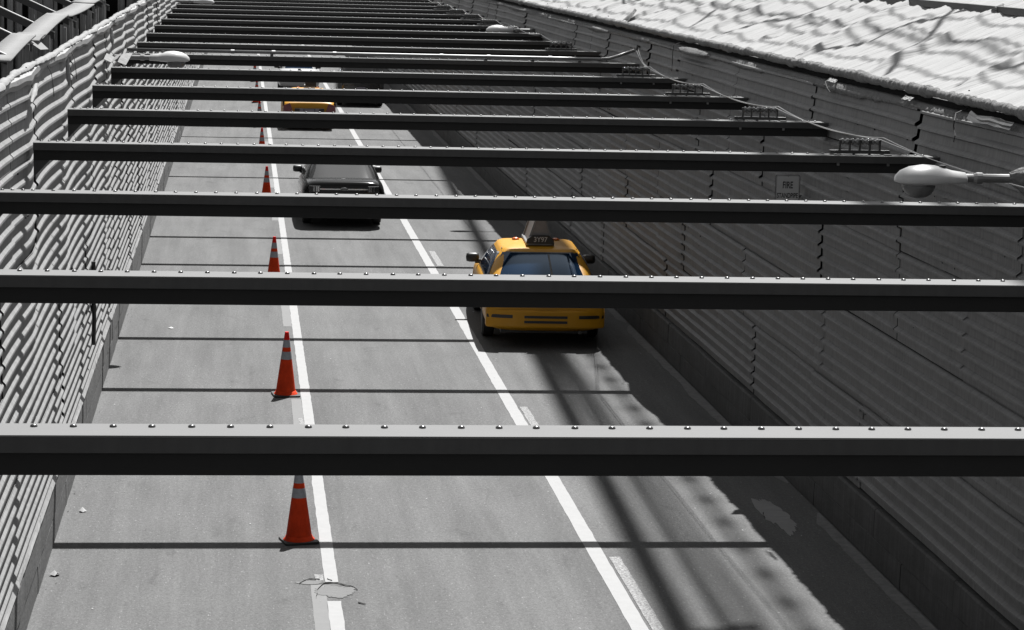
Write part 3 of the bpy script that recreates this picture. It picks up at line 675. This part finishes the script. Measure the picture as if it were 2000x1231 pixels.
def rearwrap(x0,x1,z0,z1,off,W=.98,k=.16,n=16,thick=.03):
    a=[]; b=[]
    for i in range(n+1):
        x=x0+(x1-x0)*i/n; y=k*(abs(x)/W)**4-off; a.append((x,y)); b.append((x,y+thick))
    return MB().prism(a+b[::-1],'z',z0,z1)
# near taxi
tx,body,cabp,win=vehicle('yellow_taxi','yellow taxi with roof sign 3Y97 driving away in the right lane','taxi',(4.86,38.45,0),R(-2.6),YEL,GLB,CV,(.86,3.95,.90,.93,1.60,3.12,.66,1.38,.075),(1.36,4.27),.985)
rearwrap(-.955,.955,.34,.63,.035,thick=.2).build('bumper',YEL,tx,bevel=.03)
rearwrap(-.345,.345,.505,.545,.042).build('bumper_slot',PLAS,tx); rearwrap(-.345,.345,.425,.465,.042).build('bumper_slot',PLAS,tx)
rearwrap(-.94,-.53,.50,.555,.042).build('bumper_guard',PLAS,tx,bevel=.008); rearwrap(.53,.94,.50,.555,.042).build('bumper_guard',PLAS,tx,bevel=.008)
MB().box(-.70,.70,.3,.6,.22,.33).build('underbody',PLAS,tx)
rearwrap(-.93,-.62,.70,.84,.01,thick=.08).build('tail_light',REDL,tx,bevel=.01); rearwrap(.62,.93,.70,.84,.01,thick=.08).build('tail_light',REDL,tx,bevel=.01)
MB().box(-.16,.16,-.012,.02,.71,.86).build('number_plate',PLATE,tx)
MB().tube([(.55,.0,.28),(.55,.3,.28)],.03,8).build('exhaust',DARKM,tx)
mirror(tx,-1,.97,3.55,1.02); mirror(tx,1,.97,3.55,1.02)
for kd in ('left','right'): win(kd,-.10,-.08,.09,.88,'pillar_seal',PLAS,.011); win(kd,-.84,.70,.88,.93,'drip_trim',CHR,.012)
win('rear',.18,.22,.12,.92,'glass_divider',PLAS,.013)
MB().tube([(-.62,1.75,1.405),(-.60,3.05,1.412)],.008,6).build('roof_seam',PLAS,tx); MB().tube([(.62,1.75,1.405),(.60,3.05,1.412)],.008,6).build('roof_seam',PLAS,tx)
for s in (-1,1):
    MB().lathe([(.05,0),(.048,.02),(.02,.035)],(s*.34,2.62,1.455),12,sx=1.3).build('marker_light',ORG,tx,smooth=True)
top=thing('taxi_top_sign','tent-shaped advertising sign carrying the number 3Y97','roof sign'); COL.objects.unlink(top); bpy.data.objects.remove(top)
tb=MB().prism(rrect(.235,.62,.05),'z',1.455,1.50).build('sign_base',GALV,tx,bevel=.01); tb.location=(0.02,2.42,0)
MB().prism([(-.19,1.50),(.19,1.50),(.075,1.86),(-.075,1.86)],'y',-.56,.55).build('sign_panel',mat('advert panel grey',(.16,.15,.145),.35,var=.35,scale=5),tb)
for s in (-1,1):
    e=MB()
    for a in (-.56,.50): e.prism([(s*.195,1.50),(s*.215,1.50),(s*.095,1.87),(s*.075,1.87)],'y',a,a+.05)
    e.build('sign_frame',GALV,tb)
MB().prism([(-.235,1.485),(.235,1.485),(.22,1.56),(.14,1.625),(-.14,1.625),(-.22,1.56)],'y',-.64,-.565).build('number_box',PLAS,tb,bevel=.008)
text('lettering','3Y97',.115,LETW,tb,(0,-.6415,1.553),(R(90),0,0),sx=.95,bold=.001)
# grey sedan
SD=[(0.02,.74,.38,.68,.86),(0.06,.88,.32,.80,1.0),(0.12,.925,.29,.86,1.055),(0.30,.95,.26,.90,1.085),(0.75,.96,.22,.93,1.09),(2.0,.965,.20,.93,1.04),(3.5,.96,.20,.88,.98),(4.4,.90,.22,.76,.84),(4.7,.82,.28,.62,.72),(4.84,.70,.36,.54,.62)]
sdn,body,cabp,win=vehicle('grey_sedan','dark grey sedan with chrome trunk strip driving in the middle lane','car',(2.31,54.95,0),R(.3),CHAR,GLG,SD,(.56,3.75,.86,1.0,1.50,2.75,.62,1.42,.07),(1.12,3.85),.925)
rearwrap(-.55,.55,.875,.90,.045,.92,.14).build('chrome_strip',CHR,sdn)
MB().lathe([(.001,-.074),(.052,-.070),(.050,-.060),(.001,-.058)],(0,0,.888),20,'y',sx=1.7,sy=.85).build('badge',CHR,sdn,smooth=True)
MB().lathe([(.001,-.078),(.043,-.0755),(.043,-.070)],(0,0,.888),20,'y',sx=1.75,sy=.8).build('badge_field',mat('badge grey',.10,.3),sdn)
for s in (-1,1):
    a,b=sorted((s*.53,s*.79)); tl=rearwrap(a,b,.82,.955,.045,.92,.14,thick=.09).build('tail_light',mat('smoked tail lamp',.03,.15,coat=1),sdn,bevel=.012)
    for q in (.56,.60,.66): 
        a,b=sorted((s*q,s*(q+.025))); rearwrap(a,b,.83,.945,.052,.92,.14,thick=.02).build('lamp_bar',CHR,tl)
    mirror(sdn,s,.90,3.42,1.03)
MB().box(-.16,.16,-.03,.02,.58,.70).build('number_plate',PLATE,sdn)
MB().box(-.05,.05,.42,.56,1.055,1.085).build('brake_light',PLAS,sdn,bevel=.01)
MB().box(-.65,.65,.3,.6,.22,.33).build('underbody',PLAS,sdn)
# far taxi
SD2=[(y*.985,w_*.96,a,b,c-.09) for y,w_,a,b,c in SD]
t2,body,cabp,win=vehicle('yellow_taxi','small far yellow taxi with dark red tail lights in the middle lane','taxi',(2.31,84.1,0),R(.2),YEL,GLB,SD2,(.70,3.7,.80,.93,1.35,2.75,.58,1.27,.04),(1.1,3.8),.915)
for s in (-1,1):
    sgn=[(s*.60,.88),(s*.86,.80),(s*.88,.62),(s*.64,.60),(s*.72,.74)]
    MB().prism([(s*.66,.92),(s*.88,.84),(s*.90,.60),(s*.56,.60),(s*.60,.76)],'y',-.035,.16).build('tail_light',REDL,t2)
    rearwrap(*sorted((s*.84,s*.90)),.80,.98,-.10,.92,.14).build('side_stripe',PLAS,t2)
    mirror(t2,s,.89,3.4,1.0); MB().lathe([(.05,0),(.045,.03)],(s*.33,2.2,1.325),10).build('marker_light',ORG,t2)
MB().box(-.50,.50,-.045,.03,.60,.74).build('plate_recess',PLAS,t2); MB().box(-.17,.17,-.055,-.047,.61,.72).build('number_plate',PLATE,t2)
for s in (-1,1): MB().box(*sorted((s*.20,s*.33)),-.055,-.047,.62,.73).build('sticker',PLATE,t2)
tb2=MB().prism(rrect(.20,.50,.05),'z',1.39,1.43).build('sign_base',GALV,t2); tb2.location=(0.08,2.0,0)
MB().prism([(-.17,1.43),(.17,1.43),(.07,1.75),(-.07,1.75)],'y',-.45,.45).build('sign_panel',WHTP,tb2); MB().box(-.19,.19,-.52,-.455,1.42,1.57).build('number_box',PLAS,tb2)
MB().box(-.70,.70,.10,.5,.15,.33).build('underbody',PLAS,t2)
# black utility vehicle in the right lane
SV=[(0.02,.82,.42,.80,1.02),(0.08,.91,.36,.95,1.10),(0.3,.93,.30,1.02,1.13),(1.2,.94,.26,1.04,1.14),(3.5,.94,.26,1.02,1.10),(4.4,.92,.30,.92,1.0),(4.75,.85,.36,.74,.86),(4.85,.75,.42,.6,.74)]
sv,body,cabp,win=vehicle('black_suv','black utility vehicle ahead in the shaded right lane','car',(4.66,96.6,0),0,BLKP,GLG,SV,(.10,3.7,.84,1.08,.45,2.9,.66,1.70,.06),(.95,3.75),.93,.36)
rearwrap(-.90,.90,.40,.60,.045,.93,.12,thick=.2).build('bumper',PLAS,sv,bevel=.02); MB().box(-.17,.17,-.03,.02,.66,.78).build('number_plate',PLATE,sv)
rearwrap(-.52,.52,.565,.585,.055,.93,.12).build('bumper_trim',CHR,sv)
for s in (-1,1): rearwrap(*sorted((s*.74,s*.90)),.72,1.05,.02,.93,.12,thick=.09).build('tail_light',mat('dark lamp',.06,.2,coat=1),sv); mirror(sv,s,.92,3.3,1.15)
# white car
vn,body,cabp,win=vehicle('white_car','white car far ahead in the middle lane beyond the far taxi, mostly hidden by beams','car',(2.42,104.0,0),0,WHTP,GLB,[(y,w_*.93,a,b,c-.03) for y,w_,a,b,c in SD],(.95,3.75,.76,.97,1.5,2.75,.55,1.40,.06),(1.12,3.85),.88)
MB().box(-.06,.06,.10,.16,1.03,1.07).build('brake_light',PLAS,vn)
for s in (-1,1): rearwrap(*sorted((s*.60,s*.86)),.72,.93,.03,.90,.12,thick=.09).build('tail_light',PLAS,vn); mirror(vn,s,.86,3.4,1.0)
# ------------------------------------------------------------------ litter
def litter(label,x,y,s,seed,m=PAPER,h=.02):
    s*=.75; n=9; vs=[(x,y,h+.006)]
    for k in range(n):
        a=2*math.pi*k/n; q=s*(.6+.7*abs(nz(math.cos(a)*1.5+seed,math.sin(a)*1.5,seed))); vs.append((x+q*math.cos(a),y+q*1.2*math.sin(a),.006+h*abs(nz(k*1.7,seed,1))))
    tag(MB().add(vs,[(0,k+1,(k+1)%n+1) for k in range(n)]).build('litter',m,solid=.003),label,'litter','scraps lying on the road')
litter('white paper scrap lying alone on the left lane, left of the second cone',-1.12,40.3,.085,1)
litter('white crumpled paper against the left kerb near the bottom corner',-1.82,24.3,.08,2,h=.05)
litter('pale squashed cup by the left kerb just below the nearest beam',-1.72,27.1,.07,3,h=.05)
litter('small pale scrap by the left kerb right under the nearest beam',-1.70,30.1,.07,4)
litter('thin pale curled strip in the shaded gutter lane above the round patch',5.88,29.3,.06,5)
LEAF=mat('dead leaf',.03,.9); DL=mat('pale chip',.22,.9); rnd=random.Random(9); g=MB(); g2=MB()
for i in range(420):
    y=rnd.uniform(20,60); x=rnd.uniform(-1.85,6.5); 
    if i%5==0: x=-1.9+abs(rnd.gauss(0,.07))
    s=rnd.uniform(.006,.016)*(1+(i%23==0)); k=(g if i%5==0 else g2); a=rnd.random()*3
    k.add([(x,y,.006),(x+s*math.cos(a),y+s*math.sin(a)*2,.006),(x+s*.7,y+s*2.2,.012),(x-s*.3,y+s*1.5,.008)],[(0,1,2,3)])
g.build('grit',LEAF)['kind']='stuff'; g2.build('grit',DL)['kind']='stuff'
